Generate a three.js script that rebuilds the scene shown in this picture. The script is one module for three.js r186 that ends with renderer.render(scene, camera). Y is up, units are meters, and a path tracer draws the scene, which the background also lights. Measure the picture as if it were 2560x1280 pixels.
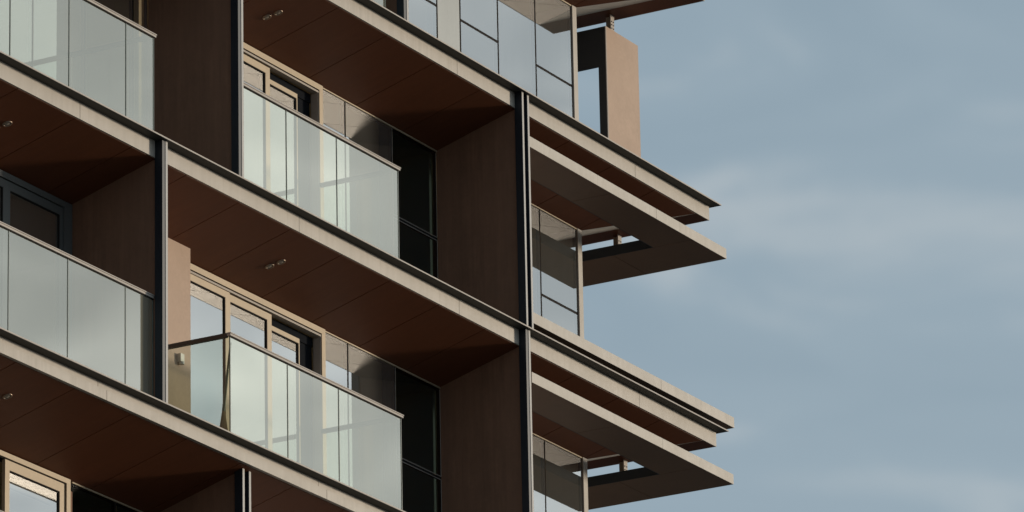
import * as THREE from 'three';
import { mergeGeometries } from 'three/addons/utils/BufferGeometryUtils.js';

// ------------------------------------------------------------------ camera, sky, sun, exposure
const scene = new THREE.Scene();
const camera = new THREE.PerspectiveCamera(4.773647, 2, 0.5, 4000);
camera.position.set(-64.876993, 1.6, 36.248389);
{
  const right = new THREE.Vector3(0.49554871, -0.01934855, 0.86836462);
  const up = new THREE.Vector3(-0.26666387, 0.94808067, 0.17330154);
  const back = new THREE.Vector3(-0.82663284, -0.31744083, 0.4646606);
  camera.quaternion.setFromRotationMatrix(new THREE.Matrix4().makeBasis(right, up, back));
}
camera.updateMatrixWorld(true);

const SUN_AZ = 51 * Math.PI / 180, SUN_EL = 6 * Math.PI / 180;      // azimuth from the facade's normal, towards +x
const sunDir = new THREE.Vector3(Math.sin(SUN_AZ) * Math.cos(SUN_EL), Math.sin(SUN_EL), Math.cos(SUN_AZ) * Math.cos(SUN_EL));
const sun = new THREE.DirectionalLight(new THREE.Color().setRGB(1.0, 0.85, 0.66), 2.6);
sun.position.copy(sunDir).multiplyScalar(120).add(new THREE.Vector3(-4, 24, 0));
sun.target.position.set(-4, 24, 0);
sun.castShadow = true;
sun.shadow.radius = 12;
sun.shadow.mapSize.set(2048, 2048);
Object.assign(sun.shadow.camera, { left: -30, right: 30, top: 30, bottom: -30, near: 1, far: 260 });
scene.add(sun, sun.target);

function hash3(x, y, z) {
  let h = Math.imul(x | 0, 374761393) ^ Math.imul(y | 0, 668265263) ^ Math.imul(z | 0, 2147483647);
  h = Math.imul(h ^ (h >>> 13), 1274126177);
  return ((h ^ (h >>> 16)) >>> 0) / 4294967295;
}
function noise2(x, y, seed = 0) {
  const xi = Math.floor(x), yi = Math.floor(y), fx = x - xi, fy = y - yi;
  const u = fx * fx * fx * (fx * (fx * 6 - 15) + 10), v = fy * fy * fy * (fy * (fy * 6 - 15) + 10);
  const a = hash3(xi, yi, seed), b = hash3(xi + 1, yi, seed), c = hash3(xi, yi + 1, seed), d = hash3(xi + 1, yi + 1, seed);
  return a + (b - a) * u + (c - a) * v + (a - b - c + d) * u * v;
}
function fbm(x, y, oct, seed = 0) {
  let s = 0, a = 0.5, n = 0;
  for (let i = 0; i < oct; i++) { s += a * noise2(x, y, seed + i * 17); n += a; x = x * 2.03 + 11.3; y = y * 2.03 + 5.7; a *= 0.52; }
  return s / n;
}
function makeSky() {
  const W = 4096, H = 2048, data = new Float32Array(W * H * 4);
  for (let j = 0; j < H; j++) {
    const el = ((j + 0.5) / H - 0.5) * Math.PI, y = Math.sin(el), c = Math.cos(el);
    for (let i = 0; i < W; i++) {
      const az = ((i + 0.5) / W - 0.5) * 2 * Math.PI, x = c * Math.cos(az), z = c * Math.sin(az);
      const yy = Math.max(y, 0);
      const ang = Math.acos(Math.min(1, Math.max(-1, x * sunDir.x + y * sunDir.y + z * sunDir.z))) * 180 / Math.PI;
      const hz = Math.exp(-yy * 4.2);                                  // paler air towards the horizon
      let r = 0.215 + 0.16 * hz, g = 0.305 + 0.15 * hz, b = 0.385 + 0.115 * hz;
      let cloud = 0, raw = 0;
      if (y > -0.02) {
        const k = 1 / (yy + 0.06), px = x * k * 9, pz = z * k * 9, warp = fbm(px * 0.5, pz * 0.5, 3, 3366);
        const n = 0.62 * fbm(px + 2 * warp, pz + 2 * warp, 7, 3275) + 0.38 * fbm(px * 0.3, pz * 0.3, 2, 3575);
        raw = (n - 0.45) / 0.4;
        cloud = Math.min(1, Math.max(0, (n - 0.525) / 0.2)) * Math.min(1, 0.35 + yy * 3);
        cloud = cloud * cloud * (3 - 2 * cloud);
      }
      const k = 0.55 * cloud;
      r += (0.43 - r) * k; g += (0.475 - g) * k; b += (0.505 - b) * k;
      // thin cloud lit by the low sun: a broad, smooth aureole, stronger in the cloud
      const glow = (0.72 * Math.exp(-Math.pow(ang / 27, 2)) + 0.30 * Math.exp(-Math.pow(ang / 48, 2))) * (0.92 + 1.05 * Math.max(-0.32, Math.min(0.5, raw)));
      r += glow * 0.80; g += glow * 0.80; b += glow * 0.74;
      if (y < 0) { const f = Math.min(1, -y * 12); r += (0.10 - r) * f; g += (0.095 - g) * f; b += (0.085 - b) * f; }
      const o = (j * W + i) * 4;
      data[o] = r; data[o + 1] = g; data[o + 2] = b; data[o + 3] = 1;
    }
  }
  const t = new THREE.DataTexture(data, W, H, THREE.RGBAFormat, THREE.FloatType);
  t.mapping = THREE.EquirectangularReflectionMapping;
  t.colorSpace = THREE.LinearSRGBColorSpace;
  t.magFilter = t.minFilter = THREE.LinearFilter;
  t.wrapS = THREE.RepeatWrapping;
  t.needsUpdate = true;
  return t;
}
const skyTexture = makeSky();
scene.background = skyTexture;
scene.environment = skyTexture;

const renderer = new THREE.WebGLRenderer({ antialias: true });
renderer.setSize(1024, 512);
renderer.toneMapping = THREE.LinearToneMapping;
renderer.toneMappingExposure = 1.0;
renderer.shadowMap.enabled = true;
renderer.shadowMap.type = THREE.PCFSoftShadowMap;

// ------------------------------------------------------------------ textures and materials
let seedState = 12345;
const rand = () => { seedState = (Math.imul(seedState, 1664525) + 1013904223) >>> 0; return seedState / 4294967296; };
function texture(size, fn, srgb = true) {
  const d = new Uint8Array(size * size * 4);
  for (let j = 0; j < size; j++) for (let i = 0; i < size; i++) {
    const c = fn(i / size, j / size), o = (j * size + i) * 4;
    for (let k = 0; k < 3; k++) d[o + k] = Math.max(0, Math.min(255, Math.round((typeof c === 'number' ? c : c[k]) * 255)));
    d[o + 3] = 255;
  }
  const t = new THREE.DataTexture(d, size, size, THREE.RGBAFormat);
  t.wrapS = t.wrapT = THREE.RepeatWrapping;
  t.magFilter = THREE.LinearFilter; t.minFilter = THREE.LinearMipmapLinearFilter; t.generateMipmaps = true;
  if (srgb) t.colorSpace = THREE.SRGBColorSpace;
  t.needsUpdate = true;
  return t;
}
// tileable noise: blends shifted copies so the edges meet
const tile = (f) => (u, v) => {
  const a = f(u, v), b = f(u - 1, v), c = f(u, v - 1), d = f(u - 1, v - 1);
  return (a * (1 - u) + b * u) * (1 - v) + (c * (1 - u) + d * u) * v;
};
const grainN = tile((u, v) => 0.62 * fbm(u * 46, v * 2.6, 4, 3) + 0.38 * fbm(u * 9, v * 1.4, 3, 8));
const mottleN = tile((u, v) => 0.55 * fbm(u * 5, v * 5, 4, 21) + 0.45 * fbm(u * 40, v * 40, 3, 33));
const streakN = tile((u, v) => 0.7 * fbm(u * 24, v * 1.6, 3, 61) + 0.3 * fbm(u * 6, v * 6, 4, 71));
const panelMap = texture(512, (u, v) => { const n = 0.86 + 0.14 * (grainN(u, v) - 0.5) + 0.12 * (mottleN(u, v) - 0.5); return [n, n * 0.99, n * 0.98]; });
const grainMap = texture(512, (u, v) => { const n = 0.83 + 0.24 * (grainN(u, v) - 0.5) + 0.14 * (mottleN(u, v) - 0.5); return [n, n * 0.985, n * 0.97]; });
const mottleMap = texture(512, (u, v) => { const n = 0.92 + 0.13 * (mottleN(u, v) - 0.5); return [n, n, n]; });
const weatherMap = texture(512, (u, v) => { const s = streakN(u, v), n = 0.92 + 0.14 * (s - 0.5) + 0.08 * (mottleN(u, v) - 0.5); return [n, n * (0.995), n * (0.985 + 0.02 * (s - 0.5))]; });
const roughMap = texture(256, (u, v) => 0.78 + 0.4 * (mottleN(u, v) - 0.5), false);
const fineBump = texture(256, (u, v) => mottleN(u, v), false);
const rgb = (r, g, b) => new THREE.Color().setRGB(r, g, b);

const M = {
  fascia: new THREE.MeshStandardMaterial({ name: 'pale metal fascia', color: rgb(0.49, 0.443, 0.39), map: weatherMap, roughness: 0.75, roughnessMap: roughMap }),
  trim: new THREE.MeshStandardMaterial({ name: 'pale metal trim', color: rgb(0.52, 0.46, 0.41), map: mottleMap, roughness: 0.7 }),
  soffit: new THREE.MeshPhysicalMaterial({ name: 'red brown soffit panel', color: rgb(0.195, 0.064, 0.026), map: panelMap, roughness: 0.55, specularIntensity: 0.6 }),
  partition: new THREE.MeshStandardMaterial({ name: 'brown timber grain panel', color: rgb(0.34, 0.175, 0.105), map: grainMap, roughness: 0.75 }),
  underside: new THREE.MeshStandardMaterial({ name: 'dark bronze underside', color: rgb(0.215, 0.128, 0.08), map: mottleMap, roughness: 0.65 }),
  nosing: new THREE.MeshStandardMaterial({ name: 'dark grey nosing', color: rgb(0.048, 0.048, 0.043), map: mottleMap, roughness: 0.65 }),
  post: new THREE.MeshStandardMaterial({ name: 'dark navy steel', color: rgb(0.016, 0.021, 0.030), map: mottleMap, roughness: 0.5, metalness: 0.2 }),
  edge: new THREE.MeshStandardMaterial({ name: 'pale steel edge', color: rgb(0.48, 0.46, 0.44), map: mottleMap, roughness: 0.6 }),
  tan: new THREE.MeshStandardMaterial({ name: 'tan render panel', color: rgb(0.60, 0.435, 0.33), map: mottleMap, roughness: 0.85 }),
  white: new THREE.MeshStandardMaterial({ name: 'off white painted sky sheen', color: rgb(0.66, 0.62, 0.57), map: mottleMap, roughness: 0.8 }),  // off-white colour stands in for grazing sky sheen on the brown soffit
  champagne: new THREE.MeshStandardMaterial({ name: 'champagne anodised frame', color: rgb(0.55, 0.44, 0.305), map: mottleMap, roughness: 0.62, metalness: 0.1 }),
  gasket: new THREE.MeshPhysicalMaterial({ name: 'black gasket', color: rgb(0.02, 0.017, 0.016), roughness: 0.9, specularIntensity: 0.4 }),
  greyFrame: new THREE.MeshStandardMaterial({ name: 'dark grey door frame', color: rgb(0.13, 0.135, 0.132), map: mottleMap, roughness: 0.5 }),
  slim: new THREE.MeshStandardMaterial({ name: 'dark window frame', color: rgb(0.045, 0.042, 0.040), roughness: 0.4, metalness: 0.4 }),
  seal: new THREE.MeshStandardMaterial({ name: 'green glass edge', color: rgb(0.09, 0.115, 0.10), roughness: 0.3 }),
  concrete: new THREE.MeshStandardMaterial({ name: 'slab concrete', color: rgb(0.24, 0.235, 0.225), map: mottleMap, roughness: 0.9 }),
  gap: new THREE.MeshStandardMaterial({ name: 'dark joint backing', color: rgb(0.02, 0.014, 0.011), roughness: 0.9 }),
  plaster: new THREE.MeshStandardMaterial({ name: 'room plaster', color: rgb(0.62, 0.50, 0.33), roughness: 0.9 }),
  blind: new THREE.MeshStandardMaterial({ name: 'linen blind', color: rgb(0.30, 0.24, 0.16), map: mottleMap, roughness: 0.95 }),
  carpet: new THREE.MeshStandardMaterial({ name: 'room floor', color: rgb(0.30, 0.25, 0.18), roughness: 0.9 }),
  opening_shade: new THREE.MeshPhysicalMaterial({ name: 'black curtain', color: rgb(0.012, 0.014, 0.018), roughness: 1, specularIntensity: 0.15 }),  // near-black sheet that puts darkness into open door gaps
  tintedGlass: new THREE.MeshPhysicalMaterial({ name: 'blue grey tinted privacy glass', color: rgb(0.13, 0.24, 0.33), roughness: 0, metalness: 0, transmission: 1, thickness: 0, ior: 1.52 }),
  spandrel: new THREE.MeshPhysicalMaterial({ name: 'grey spandrel panel', color: rgb(0.40, 0.40, 0.37), map: mottleMap, roughness: 0.28, metalness: 0.15, clearcoat: 0.5, clearcoatRoughness: 0.15 }),
  balustradeGlass: new THREE.MeshPhysicalMaterial({ name: 'coated balustrade glass', color: rgb(0.89, 0.885, 0.71), roughness: 0, metalness: 0.27, transmission: 1, thickness: 0, ior: 2.7 }),
  clearGlass: new THREE.MeshPhysicalMaterial({ name: 'return glass', color: rgb(0.80, 0.88, 0.83), roughness: 0, metalness: 0, transmission: 1, thickness: 0, ior: 1.7 }),
  windowGlass: new THREE.MeshPhysicalMaterial({ name: 'reflective window glass', color: rgb(0.80, 0.82, 0.78), roughness: 0, metalness: 0.10, transmission: 1, thickness: 0, ior: 5.5 }),
  lampMetal: new THREE.MeshStandardMaterial({ name: 'downlight metal', color: rgb(0.32, 0.24, 0.18), roughness: 0.35, metalness: 0.5 }),
  lens: new THREE.MeshPhysicalMaterial({ name: 'downlight lens', color: rgb(0.42, 0.36, 0.30), roughness: 0.2, clearcoat: 1 }),
  whitePlastic: new THREE.MeshStandardMaterial({ name: 'white plastic', color: rgb(0.60, 0.57, 0.50), roughness: 0.5 }),
  broomGreen: new THREE.MeshStandardMaterial({ name: 'green handle', color: rgb(0.02, 0.075, 0.055), roughness: 0.45 }),
  bristle: new THREE.MeshStandardMaterial({ name: 'straw bristles', color: rgb(0.16, 0.12, 0.06), roughness: 0.9 }),
  ground: new THREE.MeshStandardMaterial({ name: 'street paving', color: rgb(0.15, 0.138, 0.12), map: mottleMap, roughness: 0.9 }),
};
// ------------------------------------------------------------------ helpers
function metreUV(g, ox = 0, oy = 0) {
  const p = g.attributes.position, n = g.attributes.normal, uv = new Float32Array(p.count * 2);
  for (let i = 0; i < p.count; i++) {
    const ax = Math.abs(n.getX(i)), ay = Math.abs(n.getY(i)), az = Math.abs(n.getZ(i));
    let u, v;
    if (ay > ax && ay > az) { u = p.getX(i); v = p.getZ(i); }
    else if (ax > az) { u = p.getZ(i); v = p.getY(i); } else { u = p.getX(i); v = p.getY(i); }
    uv[2 * i] = u * 0.7 + ox; uv[2 * i + 1] = v * 0.7 + oy;
  }
  g.setAttribute('uv', new THREE.BufferAttribute(uv, 2));
  return g;
}
function box(x0, x1, y0, y1, z0, z1) {
  const g = new THREE.BoxGeometry(Math.abs(x1 - x0), Math.abs(y1 - y0), Math.abs(z1 - z0));
  g.translate((x0 + x1) / 2, (y0 + y1) / 2, (z0 + z1) / 2);
  return metreUV(g, rand(), rand());
}
function prism(poly, lo, hi) {                       // poly: [[x, z], ...] in plan; lo, hi: heights or functions of (x, z)
  const f0 = typeof lo === 'number' ? () => lo : lo, f1 = typeof hi === 'number' ? () => hi : hi;
  const L = (p) => [p[0], f0(p[0], p[1]), p[1]], U = (p) => [p[0], f1(p[0], p[1]), p[1]];
  const a = poly.reduce((s, [x, z], i) => { const [x2, z2] = poly[(i + 1) % poly.length]; return s + x * z2 - x2 * z; }, 0);
  const q = a > 0 ? poly : [...poly].reverse(), n = q.length, pos = [];
  const tri = (A, B, C) => pos.push(...A, ...B, ...C);
  for (let i = 1; i < n - 1; i++) {
    tri(L(q[0]), L(q[i]), L(q[i + 1]));
    tri(U(q[0]), U(q[i + 1]), U(q[i]));
  }
  for (let i = 0; i < n; i++) {
    const A = q[i], B = q[(i + 1) % n];
    tri(L(A), U(A), U(B));
    tri(L(A), U(B), L(B));
  }
  const g = new THREE.BufferGeometry();
  g.setAttribute('position', new THREE.Float32BufferAttribute(pos, 3));
  g.computeVertexNormals();
  return metreUV(g, rand(), rand());
}
function clip(poly, side) {                           // keeps the part of a plan polygon where side(p) <= 0 (side is linear)
  const out = [];
  poly.forEach((p, i) => {
    const q = poly[(i + 1) % poly.length], a = side(p), b = side(q);
    if (a <= 0) out.push(p);
    if ((a <= 0) !== (b <= 0)) { const t = a / (a - b); out.push([p[0] + t * (q[0] - p[0]), p[1] + t * (q[1] - p[1])]); }
  });
  return out;
}
function mesh(name, geometry, material, parent, label) {
  const m = new THREE.Mesh(Array.isArray(geometry) ? (geometry.length > 1 ? mergeGeometries(geometry.map((g) => g.index ? g.toNonIndexed() : g)) : geometry[0]) : geometry, material);
  m.name = name; m.castShadow = m.receiveShadow = true;
  if (label) m.userData.label = label;
  parent.add(m);
  return m;
}
function group(name, parent, label) {
  const g = new THREE.Group(); g.name = name; parent.add(g);
  if (label) g.userData.label = label;
  return g;
}
function pane(x0, x1, y0, y1, z) {                   // one sheet of glass facing +z
  const g = new THREE.PlaneGeometry(x1 - x0, y1 - y0); g.translate((x0 + x1) / 2, (y0 + y1) / 2, z); return g;
}
function sidePane(x, y0, y1, z0, z1) {               // one sheet of glass facing -x
  const g = new THREE.PlaneGeometry(Math.abs(z1 - z0), y1 - y0); g.rotateY(-Math.PI / 2); g.translate(x, (y0 + y1) / 2, (z0 + z1) / 2); return g;
}

// ------------------------------------------------------------------ ground
{
  const g = new THREE.PlaneGeometry(3000, 3000); g.rotateX(-Math.PI / 2);
  const uv = g.attributes.uv; for (let i = 0; i < uv.count; i++) uv.setXY(i, uv.getX(i) * 400, uv.getY(i) * 400);
  const m = mesh('ground', g, M.ground, scene); m.userData.kind = 'structure';
}

// ------------------------------------------------------------------ the building
const building = group('apartment_building', scene);
building.userData = { label: 'modern apartment block with brown soffits, glass balconies and pale slab edges', category: 'building' };

const H = 3.2, YA = 28.4116, YB = YA - H, YC = YA - 2 * H, YD = YA - 3 * H, YZ = YA + H, YR = YA + 2 * H;
const XL = -19.5, XE = 5.085, XS = 4.73, XC = 3.61, ZG = -1.19;  // left end, slab end, end of the sloping soffit, glazing corner, glazing plane
const DROP = 0.348, ZG3 = -1.344, DROP3 = 0.393;                 // the soffits slope down to the head of the glazing
const ZBACK = -9.5;

function floorSlab(Y, { joints, stepped = false, end = XE, zg = ZG, drop = DROP, label }) {
  const s = group('floor_slab', building, label);
  const F = 0.205, zf = -0.0225;
  mesh('slab_core', box(XL, end - 0.021, Y + 0.03, Y + F - 0.002, -0.021, ZBACK), M.concrete, s);
  // fascia panels with open joints
  const cuts = [XL, ...joints, end];
  for (let i = 0; i + 1 < cuts.length; i++) {
    const a = cuts[i] + (i ? 0.004 : 0), b = cuts[i + 1] - (i + 2 < cuts.length ? 0.004 : 0);
    if (stepped) {
      mesh('fascia_panel', box(a - 0.14 * (i > 0), b - 0.14 * (i + 2 < cuts.length), Y + 0.118, Y + F, -0.020, 0.002), M.fascia, s);
      mesh('fascia_panel', box(a, b, Y, Y + 0.117, -0.020, 0.030), M.fascia, s);
    } else mesh('fascia_panel', box(a, b, Y, Y + F, -0.020, 0), M.fascia, s);
  }
  mesh('drip_edge', box(XL, end + 0.075, Y + F + 0.001, Y + F + 0.014, -0.6, 0.145), M.nosing, s);
  mesh('edge_trim', box(XL, end + 0.077, Y + F, Y + F + 0.017, 0.1455, 0.152), M.trim, s);
  mesh('end_fascia', box(end - 0.02, end + 0.0005, Y + 0.002, Y + F, -0.0205, ZBACK), M.fascia, s);
  // level strip along the slab end
  const strips = [zf, -1.9, -3.8, -5.7, ZBACK];
  for (let i = 0; i < 4; i++) mesh('soffit_panel', box(XS + 0.004, end - 0.021, Y, Y + 0.012, strips[i] - (i ? 0.004 : 0), strips[i + 1] + 0.004), M.soffit, s);
  // sloping soffit: front slope in panels, a hip towards the corner, then the end slope
  const front = (x, z) => Y + drop * z / -zg, side = (x) => Y - drop * (XS - x) / (XS - XC);
  const hip = ([x, z]) => x - (XS + (z / zg) * (XC - XS));        // < 0 left of the hip
  const pitch = 1.16, first = -6.88 - pitch * 11;
  for (let k = 0; k < 21; k++) {
    const xa = first + k * pitch + 0.006, xb = first + (k + 1) * pitch - 0.006;
    const poly = clip(clip([[xa, zf], [xb, zf], [xb, zg + 0.001], [xa, zg + 0.001]], (p) => XL - p[0]), (p) => hip(p) + 0.004);
    if (poly.length >= 3) mesh('soffit_panel', prism(poly, front, (x, z) => front(x, z) + 0.012), M.soffit, s);
  }
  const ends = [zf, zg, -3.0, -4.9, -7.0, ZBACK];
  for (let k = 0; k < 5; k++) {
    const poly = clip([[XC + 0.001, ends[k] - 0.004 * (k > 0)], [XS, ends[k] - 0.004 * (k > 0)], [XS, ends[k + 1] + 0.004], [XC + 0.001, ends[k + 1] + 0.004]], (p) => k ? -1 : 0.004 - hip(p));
    if (poly.length >= 3) mesh('soffit_panel', prism(poly, side, (x, z) => side(x) + 0.012), M.white, s, 'soffit panel sloping to the end wall, sky sheen painted in off white');  // end slope carries the sky sheen in its base colour
  }
  mesh('soffit_backing', [prism([[XL, -0.03], [XS, -0.03], [XC, zg - 0.001], [XL, zg - 0.001]], (x, z) => front(x, z) + 0.020, (x, z) => front(x, z) + 0.026),
    prism([[XS, -0.03], [XS, ZBACK], [XC, ZBACK], [XC, zg]], (x) => side(x) + 0.020, (x) => side(x) + 0.026)], M.gap, s);
  mesh('bulkhead', box(XL, XC - 0.11, Y - drop + 0.013, Y + 0.029, zg - 0.002, zg - 0.09), M.plaster, s);
  mesh('room_ceiling', box(-6.9, XC - 0.11, Y - drop, Y - drop + 0.012, zg - 0.11, ZBACK + 0.2), M.plaster, s);
  mesh('room_ceiling', box(XL, -6.901, Y - drop, Y - drop + 0.012, zg - 0.11, ZBACK + 0.2), M.plaster, s);
  return s;
}
floorSlab(YZ, { joints: [-6.4, -1.7, 2.99], end: 5.15 });
floorSlab(YA, { joints: [-15.9, -11.1, -6.4, -1.705, 2.99] });
floorSlab(YB, { joints: [-15.0, -10.295, -5.565, -1.76, 2.94] });
floorSlab(YC, { joints: [-14.5, -9.78, -5.04, -0.3], stepped: true, zg: ZG3, drop: DROP3 });
floorSlab(YD, { joints: [-14.5, -9.78, -5.04, -0.3] });

// downlights: two small round lamps set in one soffit panel
const TILT = Math.atan(DROP / -ZG);
function downlight(x, y, z) {
  const g = group('downlight', building);
  for (const s of [-1, 1]) {
    const cx = x + s * 0.02, cz = z + s * 0.07;
    const ring = new THREE.TorusGeometry(0.048, 0.010, 8, 24); ring.rotateX(Math.PI / 2 - TILT); ring.translate(cx, y + Math.tan(TILT) * cz - 0.002, cz);
    mesh('lamp_ring', ring, M.lampMetal, g);
    const lens = new THREE.SphereGeometry(0.034, 16, 8, 0, Math.PI * 2, Math.PI / 2, Math.PI / 2); lens.scale(1, 0.35, 1); lens.rotateX(-TILT); lens.translate(cx, y + Math.tan(TILT) * cz - 0.001, cz);
    mesh('lens', lens, M.lens, g);
  }
}
for (const [x, y] of [[-5.16, YA], [-10.99, YA], [-5.14, YB], [-10.99, YB], [-10.95, YC]]) downlight(x, y, -0.6);

// ------------------------------------------------------------------ slanted partitions with steel posts
function partition(x, yTop, yFloor, { doubled = false, zf = 0.1, zg = ZG, drop = DROP } = {}) {      // x: left face of the post
  const g = group('partition_wall', building);
  const y0 = yFloor + 0.223, zs = zf - 0.104, t = 0.13, x0 = x + 0.033, top = (px, z) => yTop + drop * Math.min(z, 0) / -zg - 0.001;
  mesh('panel', prism([[x0, zs], [x0 + t, zs], [x0 + t, zg + 0.001], [x0, zg + 0.001]], y0, top), M.partition, g);
  const post = (a) => {
    const top = zf > 0.05 ? yTop + 0.203 : yTop - 0.026;
    mesh('steel_post', box(a, a + 0.045, y0 - 0.002, top, zs + 0.001, zf), M.post, g);
    mesh('post_edge', box(a + 0.004, a + 0.045, y0 - 0.002, top, zf + 0.0005, zf + 0.006), M.edge, g);
  };
  if (doubled) { post(x); post(x + 0.14); mesh('web', box(x + 0.0455, x + 0.1395, y0 - 0.002, zf > 0.05 ? yTop + 0.203 : yTop - 0.05, zs + 0.0015, zs + 0.03), M.post, g); }
  else { mesh('steel_post', box(x, x + 0.105, y0 - 0.002, yTop + 0.203, zs + 0.001, zf), M.post, g); mesh('post_edge', box(x + 0.062, x + 0.105, y0 - 0.002, yTop + 0.203, zf + 0.0005, zf + 0.006), M.edge, g); }
  return g;
}
partition(-3.185, YZ, YA);                                   // storey above slab A
partition(-12.0, YZ, YA);
partition(-0.24, YA, YB, { doubled: true });
partition(-7.075, YA, YB);
partition(-14.0, YA, YB);
partition(-0.255, YB, YC);
partition(-8.735, YB, YC);
partition(-15.6, YB, YC);
partition(-6.755, YC, YD, { doubled: true, zf: -0.08, zg: ZG3, drop: DROP3 });
partition(-13.6, YC, YD, { doubled: true, zf: -0.08, zg: ZG3, drop: DROP3 });
partition(0.0, YC, YD, { doubled: true, zf: -0.08, zg: ZG3, drop: DROP3 });

// ------------------------------------------------------------------ balustrades
const ZB = -0.05;
function balustrade(Y, xs, { returnLeft, returnRight, railPast = 0.03, z = ZB, label } = {}) {
  const g = group('balustrade', building, label), y0 = Y + 0.222, y1 = Y + 1.492, yr = Y + 1.542, xa = xs[0], xb = xs[xs.length - 1];
  for (let i = 0; i + 1 < xs.length; i++) {
    mesh('glass_panel', pane(xs[i] + 0.006, xs[i + 1] - 0.006, y0, y1, z), M.balustradeGlass, g);
    if (i) mesh('joint_seal', box(xs[i] - 0.0055, xs[i] + 0.0055, y0, y1, z - 0.008, z + 0.006), M.seal, g);
  }
  mesh('end_seal', [box(xa - 0.005, xa + 0.0055, y0, y1, z - 0.008, z + 0.006), box(xb - 0.0055, xb + 0.005, y0, y1, z - 0.008, z + 0.006)], M.seal, g);
  mesh('rail_gasket', box(xa, xb, y1 + 0.0005, y1 + 0.0115, z - 0.012, z + 0.010), M.gasket, g);
  mesh('handrail', box(xa - (returnLeft ? 0.02 : 0), xb + railPast, y1 + 0.012, yr - 0.012, z - 0.028, z + 0.022), M.trim, g);
  mesh('handrail_cap', box(xa - (returnLeft ? 0.026 : 0), xb + railPast + 0.004, yr - 0.0115, yr, z - 0.034, z + 0.030), M.trim, g);
  mesh('base_channel', box(xa, xb, Y + 0.2195, y0, z - 0.03, z + 0.022), M.trim, g);
  for (const [x, zEnd] of [[xa, returnLeft], [xb, returnRight]]) {
    if (!zEnd) continue;
    mesh('return_glass', sidePane(x, y0, y1, z - 0.0095, zEnd + 0.004), M.clearGlass, g);
    mesh('return_rail', box(x - 0.022, x + 0.022, y1 - 0.001, yr - 0.001, z - 0.0345, zEnd + 0.002), M.slim, g);
    mesh('wall_channel', box(x - 0.012, x + 0.012, y0, y1 - 0.002, zEnd + 0.001, zEnd + 0.0035), M.slim, g);
  }
  return g;
}
balustrade(YA, [-8.13, -6.96, -5.78, -4.61, -3.39], { returnRight: ZG, railPast: 0.03 });
balustrade(YB, [-6.90, -5.765, -4.60, -3.14], { returnRight: ZG, label: 'balcony balustrade of three coated glass panels between the steel posts' });
balustrade(YB, [-13.83, -12.82, -11.635, -10.45, -9.273, -8.69], { returnRight: ZG });
balustrade(YC, [-7.055, -5.78, -4.614, -3.153], { returnLeft: -0.971, returnRight: ZG });
balustrade(YC, [-15.42, -13.98, -12.82, -11.633, -10.457, -9.28, -8.706], { railPast: 0 });
balustrade(YD, [-13.4, -12.2, -11.0, -9.8, -8.6], { returnRight: ZG3, z: -0.25 });

// ------------------------------------------------------------------ glazing
const FR = 0.036;
function fixedWindow(x0, x1, Y, YF, { transom, z = ZG, material = M.windowGlass } = {}) {
  const g = group('window', building), yb = YF + 0.225, yt = Y - 0.002, m = FR / 2, zf = z - 0.006;
  mesh('frame', [box(x0, x0 + m, yb, yt, z - 0.05, zf), box(x1 - m, x1, yb, yt, z - 0.05, zf), box(x0 + m, x1 - m, yb, yb + 0.04, z - 0.05, zf), box(x0 + m, x1 - m, yt - 0.03, yt, z - 0.05, zf)], M.gasket, g);
  mesh('head_trim', box(x0, x1, yt - 0.016, yt, zf + 0.0005, z + 0.012), M.champagne, g);
  const rows = transom ? [[yb + 0.041, transom - 0.019], [transom + 0.019, yt - 0.022]] : [[yb + 0.041, yt - 0.022]];
  for (const [a, b] of rows) mesh('pane', pane(x0 + m, x1 - m, a, b, z), material, g);
  if (transom) mesh('transom', box(x0 + m + 0.0005, x1 - m - 0.0005, transom - 0.0185, transom + 0.0185, z - 0.045, zf), M.gasket, g);
  return g;
}
function sashLeaf(parent, x0, x1, y0, y1, z, { left = 0.1, right = 0.1, top = 0.1, mat = M.champagne } = {}) {
  const leaf = [];
  if (left) leaf.push(box(x0, x0 + left, y0, y1, z - 0.045, z));
  if (right) leaf.push(box(x1 - right, x1, y0, y1, z - 0.045, z));
  leaf.push(box(x0 + left, x1 - right, y1 - top, y1, z - 0.045, z), box(x0 + left, x1 - right, y0, y0 + 0.1, z - 0.045, z));
  mesh('leaf_frame', leaf, mat, parent);
  mesh('gasket', [box(x0 + left, x1 - right, y1 - top - 0.012, y1 - top - 0.0005, z - 0.03, z - 0.004), box(x1 - right - 0.014, x1 - right - 0.0005, y0 + 0.1, y1 - top - 0.0125, z - 0.03, z - 0.004)], M.gasket, parent);
  mesh('pane', pane(x0 + left, x1 - right, y0 + 0.1, y1 - top, z - 0.02), M.windowGlass, parent);
}
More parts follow.
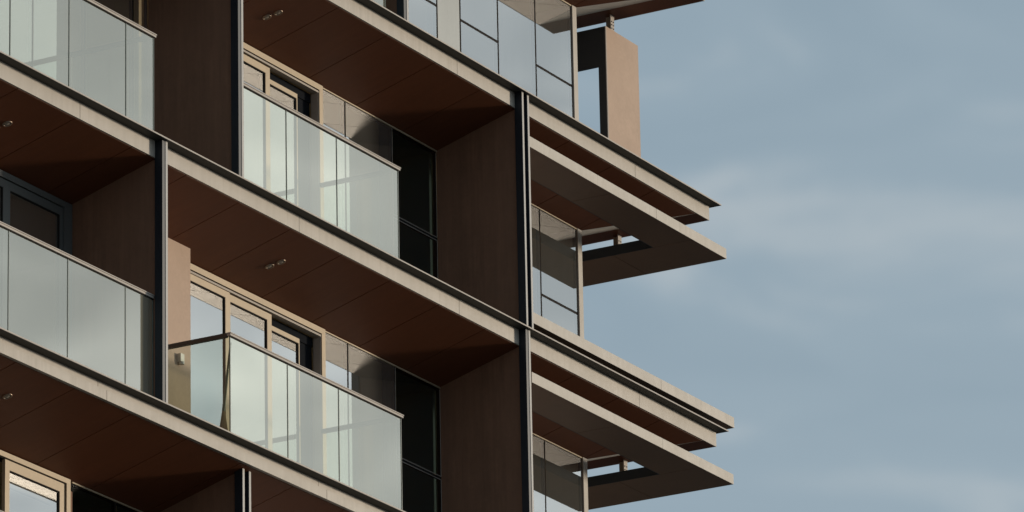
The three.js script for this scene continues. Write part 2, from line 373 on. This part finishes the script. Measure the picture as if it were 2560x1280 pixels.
// a three leaf sliding door, the last leaf pushed back behind its neighbour
function slidingDoor(Y, YF, xa, xs1, xs2, xOpen, xEnd, z = ZG, single = false) {
  const g = group('sliding_door', building), y0 = YF + 0.225, yt = Y - 0.003;
  mesh('door_frame', [box(xa, xEnd, yt - 0.075, yt, z - 0.10, z + 0.035), box(xEnd - 0.085, xEnd, y0, yt - 0.075, z - 0.10, z + 0.035)], M.champagne, g);
  mesh('track', [box(xa, xEnd - 0.086, yt - 0.115, yt - 0.090, z - 0.06, z + 0.028), box(xEnd - 0.1, xEnd - 0.086, y0, yt - 0.116, z - 0.08, z + 0.02)], M.trim, g);
  mesh('frame_gasket', [box(xa, xEnd - 0.087, yt - 0.0895, yt - 0.0755, z - 0.09, z + 0.012)], M.gasket, g);
  if (single) return g;
  sashLeaf(g, xa, xs1, y0, yt - 0.117, z + 0.012, { left: 0.1, right: 0.1, top: 0.085 });
  sashLeaf(g, xs1 + 0.001, xs2, y0, yt - 0.135, z + 0.010, { left: 0.012, right: 0.1, top: 0.09 });
  sashLeaf(g, xs2 - 0.08, xOpen, y0, yt - 0.235, z - 0.05, { left: 0.06, right: 0.02, top: 0.06 });
  mesh('opening_shade', box(xOpen - 0.02, xEnd - 0.1005, y0, yt - 0.236, z - 0.13, z - 0.105), M.opening_shade, g);  // added black sheet, makes the open door gap dark
  mesh('slot_shade', box(xs2 - 0.08, xEnd - 0.1005, yt - 0.2355, yt - 0.1165, z - 0.13, z - 0.09), M.opening_shade, g);  // added black strip, darkens the slot above the pushed-back leaf
  return g;
}
const TR = -1.555;
// the two storeys in the middle
for (const [Y, YF] of [[YA, YB], [YB, YC]]) {
  const h = Y - DROP;
  slidingDoor(h, YF, -6.6, -5.253, -4.297, -3.552, -3.077);
  fixedWindow(-3.075, -2.492, h, YF);
  fixedWindow(-2.490, -1.337, h, YF);
  const dark = fixedWindow(-1.335, -0.209, h, YF, { transom: Y + TR, material: M.tintedGlass });
  const lines = [box(-1.32, -0.224, Y + TR + 0.0195, Y + TR + 0.0255, ZG - 0.0055, ZG + 0.003), box(-1.32, -0.224, Y + TR - 0.0255, Y + TR - 0.0195, ZG - 0.0055, ZG + 0.003), box(-0.232, -0.226, YF + 0.27, Y + TR - 0.026, ZG + 0.001, ZG + 0.004), box(-0.232, -0.226, Y + TR + 0.026, h - 0.03, ZG + 0.001, ZG + 0.004), box(-1.34, -1.333, YF + 0.27, h - 0.03, ZG + 0.001, ZG + 0.004)];
  mesh('bead', lines, M.trim, dark);
  mesh('tinted_pane', pane(-1.65, -1.353, YF + 0.27, h - 0.035, ZG - 0.01), M.tintedGlass, dark);
  fixedWindow(-0.075, 0.468, h, YF);
  fixedWindow(0.470, 1.468, h, YF, { transom: Y + TR });
  fixedWindow(1.470, 2.488, h, YF);
  fixedWindow(2.490, 3.498, h, YF, { transom: Y + TR });
}
// the top storey: glazed wall with one grey spandrel strip
{
  const h = YZ - DROP, t = 30.087;
  for (const [x0, x1] of [[-9.2, -7.9], [-7.898, -6.6], [-6.598, -5.3], [-5.298, -4.2], [-4.198, -3.156], [-3.02, -1.95], [-1.948, -0.907]]) fixedWindow(x0, x1, h, YA);
  fixedWindow(-0.905, -0.137, h, YA, { transom: t });
  fixedWindow(-0.135, 0.466, h, YA, { material: M.spandrel });
  fixedWindow(0.468, 1.466, h, YA, { transom: t });
  fixedWindow(1.468, 2.485, h, YA);
  fixedWindow(2.487, 3.498, h, YA, { transom: t });
}
// left bays
for (const [x0, x1] of [[-13.83, -13.2], [-13.198, -11.9], [-11.898, -10.7], [-10.698, -9.5], [-9.498, -8.4], [-8.398, -7.367], [-7.365, -7.043]]) fixedWindow(x0, x1, YA - DROP, YB);
for (const [x0, x1] of [[-15.43, -14.9], [-14.898, -13.6], [-13.598, -12.4], [-12.398, -11.16]]) fixedWindow(x0, x1, YB - DROP, YC);
{
  const g = group('sliding_door', building), y0 = YC + 0.225, yt = YB - DROP - 0.003;
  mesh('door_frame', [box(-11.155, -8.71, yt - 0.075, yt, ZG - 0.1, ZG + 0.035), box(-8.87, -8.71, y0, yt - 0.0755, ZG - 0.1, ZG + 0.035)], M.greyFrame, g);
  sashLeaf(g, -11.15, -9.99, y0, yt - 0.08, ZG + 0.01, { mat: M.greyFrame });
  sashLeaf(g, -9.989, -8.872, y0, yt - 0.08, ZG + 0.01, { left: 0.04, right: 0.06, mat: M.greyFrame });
}
// storey below slab C
{
  const z = ZG3, g = group('sliding_door', building), y0 = YD + 0.225, yt = YC - DROP3 - 0.003;
  mesh('door_frame', [box(-12.2, -8.50, yt - 0.06, yt, z - 0.1, z + 0.04), box(-8.58, -8.50, y0, yt - 0.0605, z - 0.1, z + 0.04)], M.champagne, g);
  mesh('frame_gasket', [box(-12.2, -8.581, yt - 0.072, yt - 0.0605, z - 0.09, z + 0.02), box(-8.592, -8.581, y0, yt - 0.0725, z - 0.09, z + 0.02)], M.gasket, g);
  sashLeaf(g, -9.80, -8.593, y0, yt - 0.073, z + 0.02, { left: 0.09, right: 0.1, top: 0.11 });
  sashLeaf(g, -12.19, -10.1, y0, yt - 0.16, z - 0.04, { left: 0.08, right: 0.03, top: 0.06 });
  mesh('opening_shade', box(-10.25, -9.75, y0, yt - 0.02, z - 0.24, z - 0.2), M.opening_shade, g);  // black sheet added to darken the gap between the leaves
  mesh('roller_blind', [box(-9.70, -8.70, yt - 0.33, yt - 0.19, z - 0.12, z - 0.07)], M.blind, g);
  mesh('jamb_cover', box(-8.499, -8.42, y0, yt - 0.12, z - 0.05, z + 0.01), M.partition, g);
  for (const [x0, x1] of [[-8.418, -7.5], [-7.498, -6.73], [-6.58, -5.4], [-5.398, -4.2], [-4.198, -3.0], [-2.998, -1.8], [-1.798, -0.6], [-0.598, 0.02], [0.18, 1.3], [1.302, 2.4], [2.402, 3.498]]) fixedWindow(x0, x1, YC - DROP3, YD, { z, material: x0 < -7 ? M.tintedGlass : M.windowGlass });
}
// corner posts of the glazing, outer walls, rooms behind the glass
for (const [Y, YF, z, d] of [[YZ, YA, ZG, DROP], [YA, YB, ZG, DROP], [YB, YC, ZG, DROP], [YC, YD, ZG3, DROP3]]) {
  mesh('corner_post', box(3.4985, XC, YF + 0.222, Y - d - 0.001, z - 0.11, z + 0.02), M.fascia, building);
  mesh('end_wall', box(3.499, XC - 0.001, YF + 0.222, Y - d - 0.001, z - 0.1105, ZBACK), M.fascia, building);
  mesh('rear_wall', box(XL, 3.61, YF + 0.206, Y + 0.2, ZBACK - 0.2, ZBACK - 0.002), M.fascia, building);
  mesh('left_wall', box(XL - 0.2, XL - 0.002, YF + 0.206, Y + 0.204, ZBACK - 0.2, 0), M.partition, building);
  const room = group('room', building);
  mesh('room_floor', box(XL, 3.495, YF + 0.206, YF + 0.216, z - 0.12, ZBACK), M.carpet, room);
  mesh('back_wall', box(-6.96, 3.495, YF + 0.2165, Y - d - 0.001, -6.2, -6.1), M.plaster, room);
  mesh('back_wall', box(XL, -6.961, YF + 0.2165, Y - d - 0.001, -6.2, -6.1), M.plaster, room);
  for (const xc of [-12.4, -7.0, -0.14]) mesh('cross_wall', box(xc - 0.03, xc + 0.03, YF + 0.2165, Y - d - 0.001, -6.09, z - 0.14), M.plaster, room);
}
const wallTop = (x, z) => YB + DROP * z / -ZG - 0.001;
mesh('balcony_wall', prism([[-8.53, ZG + 0.04], [-6.46, ZG + 0.04], [-6.46, -0.971], [-8.53, -0.971]], YC + 0.222, wallTop), M.tan, building, 'tan rendered wall at the left of the balcony doors');

// ------------------------------------------------------------------ sun canopies round the corner
function canopy(Y, yb, yt, xEnd, x0, hang, label) {
  const g = group('sun_canopy', building, label), XI = 4.59, ZI = -0.605, ZE = -4.4, t = 0.012;
  const cuts = [x0, 3.555, xEnd];
  for (let i = 0; i < 2; i++) mesh('fascia_panel', box(cuts[i] + 0.003 * i, cuts[i + 1] - 0.003 * (1 - i), yb, yt, -0.012, 0), M.fascia, g);
  mesh('inner_frame', [box(x0, xEnd - 0.012, yb + t + 0.001, yt - 0.001, -0.0125, ZI + 0.001), box(XI + 0.001, xEnd - 0.012, yb + t + 0.001, yt - 0.001, ZI, ZE)], M.underside, g);
  mesh('end_panel', box(xEnd - 0.0115, xEnd, yb, yt, -0.0125, ZE), M.fascia, g);
  mesh('inner_edge', [box(x0, XI, yb, yt - 0.002, ZI - 0.012, ZI), box(XI - 0.012, XI, yb, yt - 0.002, ZI - 0.0125, ZE)], M.post, g);
  const xc = [x0, 2.32, XI, xEnd - 0.012];
  for (let i = 0; i < 2; i++) mesh('underside_panel', box(xc[i] + 0.004, xc[i + 1] - 0.004, yb, yb + t, -0.0125, ZI + 0.0005), M.underside, g);
  mesh('underside_panel', box(XI + 0.004, xc[3], yb, yb + t, -0.0125, -1.226), M.underside, g);
  mesh('underside_panel', box(XI + 0.004, xc[3], yb, yb + t, -1.234, -2.8), M.underside, g);
  mesh('underside_panel', box(XI + 0.004, xc[3], yb, yb + t, -2.808, ZE), M.underside, g);
  if (hang) for (const z of [-1.33, -3.4]) bracket(g, 4.91, yt, Y, z);
  return g;
}
function bracket(g, x, y0, y1, z) {
  mesh('bracket', [box(x, x + 0.10, y0 + 0.0005, y1 - 0.0005, z, z + 0.012), box(x + 0.088, x + 0.10, y0 + 0.001, y1 - 0.001, z - 0.11, z - 0.0005)], M.trim, g);
  const bolts = [];
  for (let i = 0; i < 4; i++) for (const dx of [0.025, 0.075]) { const c = new THREE.CylinderGeometry(0.008, 0.008, 0.01, 8); c.rotateX(Math.PI / 2); c.translate(x + dx, y0 + 0.03 + i * 0.05, z + 0.017); bolts.push(c); }
  mesh('bolt', bolts, M.slim, g);
}
canopy(YA, 27.995, 28.139, 5.555, 0.06, true, 'pale edged sun canopy hung below the middle slab');
canopy(YB, 24.803, 24.941, 5.553, 0.06, true, 'pale edged sun canopy hung below the lower slab');
canopy(YB, 25.612, 25.758, 5.625, 0.06, false, 'upper ledge with a pale edge above the lower slab');
// support of the ledge on the slab
mesh('ledge_upstand', box(0.06, 3.45, YB + 0.2195, 25.611, -0.5, -0.58), M.underside, building);
// folded frame standing at the corner above slab A
{
  const g = group('corner_frame', building, 'tan corner frame standing on the slab end against the sky'), z0 = -1.261, z1 = -1.385, x0 = 4.6, x1 = 5.53, yt = 31.33, yb = YA + 0.222;
  mesh('front_panel', box(x0 + 0.018, x1, yb, yt, z0 - 0.011, z0), M.tan, g);
  mesh('edge_angle', box(x0, x0 + 0.0175, yb, yt - 0.001, z0 - 0.011, z0 + 0.002), M.trim, g);
  mesh('post_core', box(x0, x1 - 0.002, yb, yt - 0.001, z1, z0 - 0.0115), M.post, g);
  mesh('side_strip', box(x1 + 0.0005, x1 + 0.022, yb, yt - 0.09, z0 - 0.05, z0 - 0.012), M.underside, g);
  mesh('top_beam', box(x0 + 0.001, x0 + 0.05, 30.765, yt - 0.002, z1 - 0.0005, -3.6), M.post, g);
  mesh('rear_post', box(x0, x0 + 0.05, yb, 30.764, -3.45, -3.6), M.post, g);
  bracket(g, 4.89, yt, YZ, -1.345);
}
// the storeys outside the picture, down to the street and up to the roof
{
  const g = group('lower_storey', building);
  for (let i = 0; i < 5; i++) {
    const y = YD - (i + 1) * H;
    mesh('storey_slab', box(XL, XE, y, y + 0.2, ZBACK, 0), M.fascia, g);
    mesh('storey_wall', box(XL, 3.5, y + 0.201, y + H - 0.001, ZBACK, ZG), M.slim, g);
  }
  mesh('plinth', box(XL, 3.5, -0.3, YD - 5 * H - 0.001, ZBACK, ZG), M.concrete, g);
  const u = group('upper_storey', building);
  mesh('storey_wall', box(XL, 3.5, YZ + 0.222, YR - 0.001, ZBACK, ZG), M.slim, u);
  mesh('roof_slab', box(XL, XE, YR, YR + 0.3, ZBACK, 0), M.fascia, u);
}

// raised paving on the balconies
for (const [Y, xa, xb, zb] of [[YC, -7.02, -3.19, ZG], [YB, -6.88, -3.18, ZG], [YB, -13.8, -8.73, ZG], [YC, -15.3, -8.74, ZG], [YA, -8.1, -3.43, ZG]]) {
  const d = group('balcony_deck', building), n = Math.round((xb - xa) / 0.6), w = (xb - xa) / n;
  for (let i = 0; i < n; i++) mesh('paver', box(xa + i * w + 0.003, xa + (i + 1) * w - 0.003, Y + 0.2195, Y + 0.345, -0.09, zb + (xa < -7 && xa > -7.1 ? 0.25 : 0.05)), M.concrete, d);
}
// ------------------------------------------------------------------ small things on the balcony
{
  const lamp = group('wall_lamp', scene); lamp.position.set(-6.715, 23.49, -0.971);
  lamp.userData = { label: 'small white box lamp on the tan wall behind the balcony side glass', category: 'wall lamp' };
  const b = new THREE.BoxGeometry(0.08, 0.10, 0.05); b.translate(0, 0, 0.026); mesh('housing', b, M.whitePlastic, lamp);
  const c = new THREE.CylinderGeometry(0.034, 0.034, 0.03, 20); c.translate(0, -0.0655, 0.036); mesh('lens', c, M.whitePlastic, lamp);
}
{
  const floorY = YC + 0.3455, broom = group('broom', scene); broom.position.set(-6.93, floorY, -0.22);
  broom.userData = { label: 'green handled broom leaning in the glass corner of the balcony', category: 'broom' };
  const from = new THREE.Vector3(0, 0.30, 0), to = new THREE.Vector3(-0.06, 1.10, 0.14), d = to.clone().sub(from);
  const h = new THREE.CylinderGeometry(0.012, 0.020, d.length(), 12);
  h.applyQuaternion(new THREE.Quaternion().setFromUnitVectors(new THREE.Vector3(0, 1, 0), d.clone().normalize())); h.translate((from.x + to.x) / 2, (from.y + to.y) / 2, (from.z + to.z) / 2);
  mesh('handle', h, M.broomGreen, broom);
  const s = [];
  for (let i = 0; i < 90; i++) {
    const a = rand() * 6.283, r = Math.sqrt(rand()), tx = Math.cos(a) * r, tz = Math.sin(a) * r;
    const A = new THREE.Vector3(tx * 0.018, 0.31, tz * 0.012), B = new THREE.Vector3(tx * 0.09, 0.001 + rand() * 0.03, tz * 0.04), dd = B.clone().sub(A);
    const c = new THREE.CylinderGeometry(0.004, 0.004, dd.length(), 5);
    c.applyQuaternion(new THREE.Quaternion().setFromUnitVectors(new THREE.Vector3(0, 1, 0), dd.clone().normalize())); c.translate((A.x + B.x) / 2, (A.y + B.y) / 2, (A.z + B.z) / 2); s.push(c);
  }
  mesh('bristles', s, M.bristle, broom);
}

renderer.render(scene, camera);
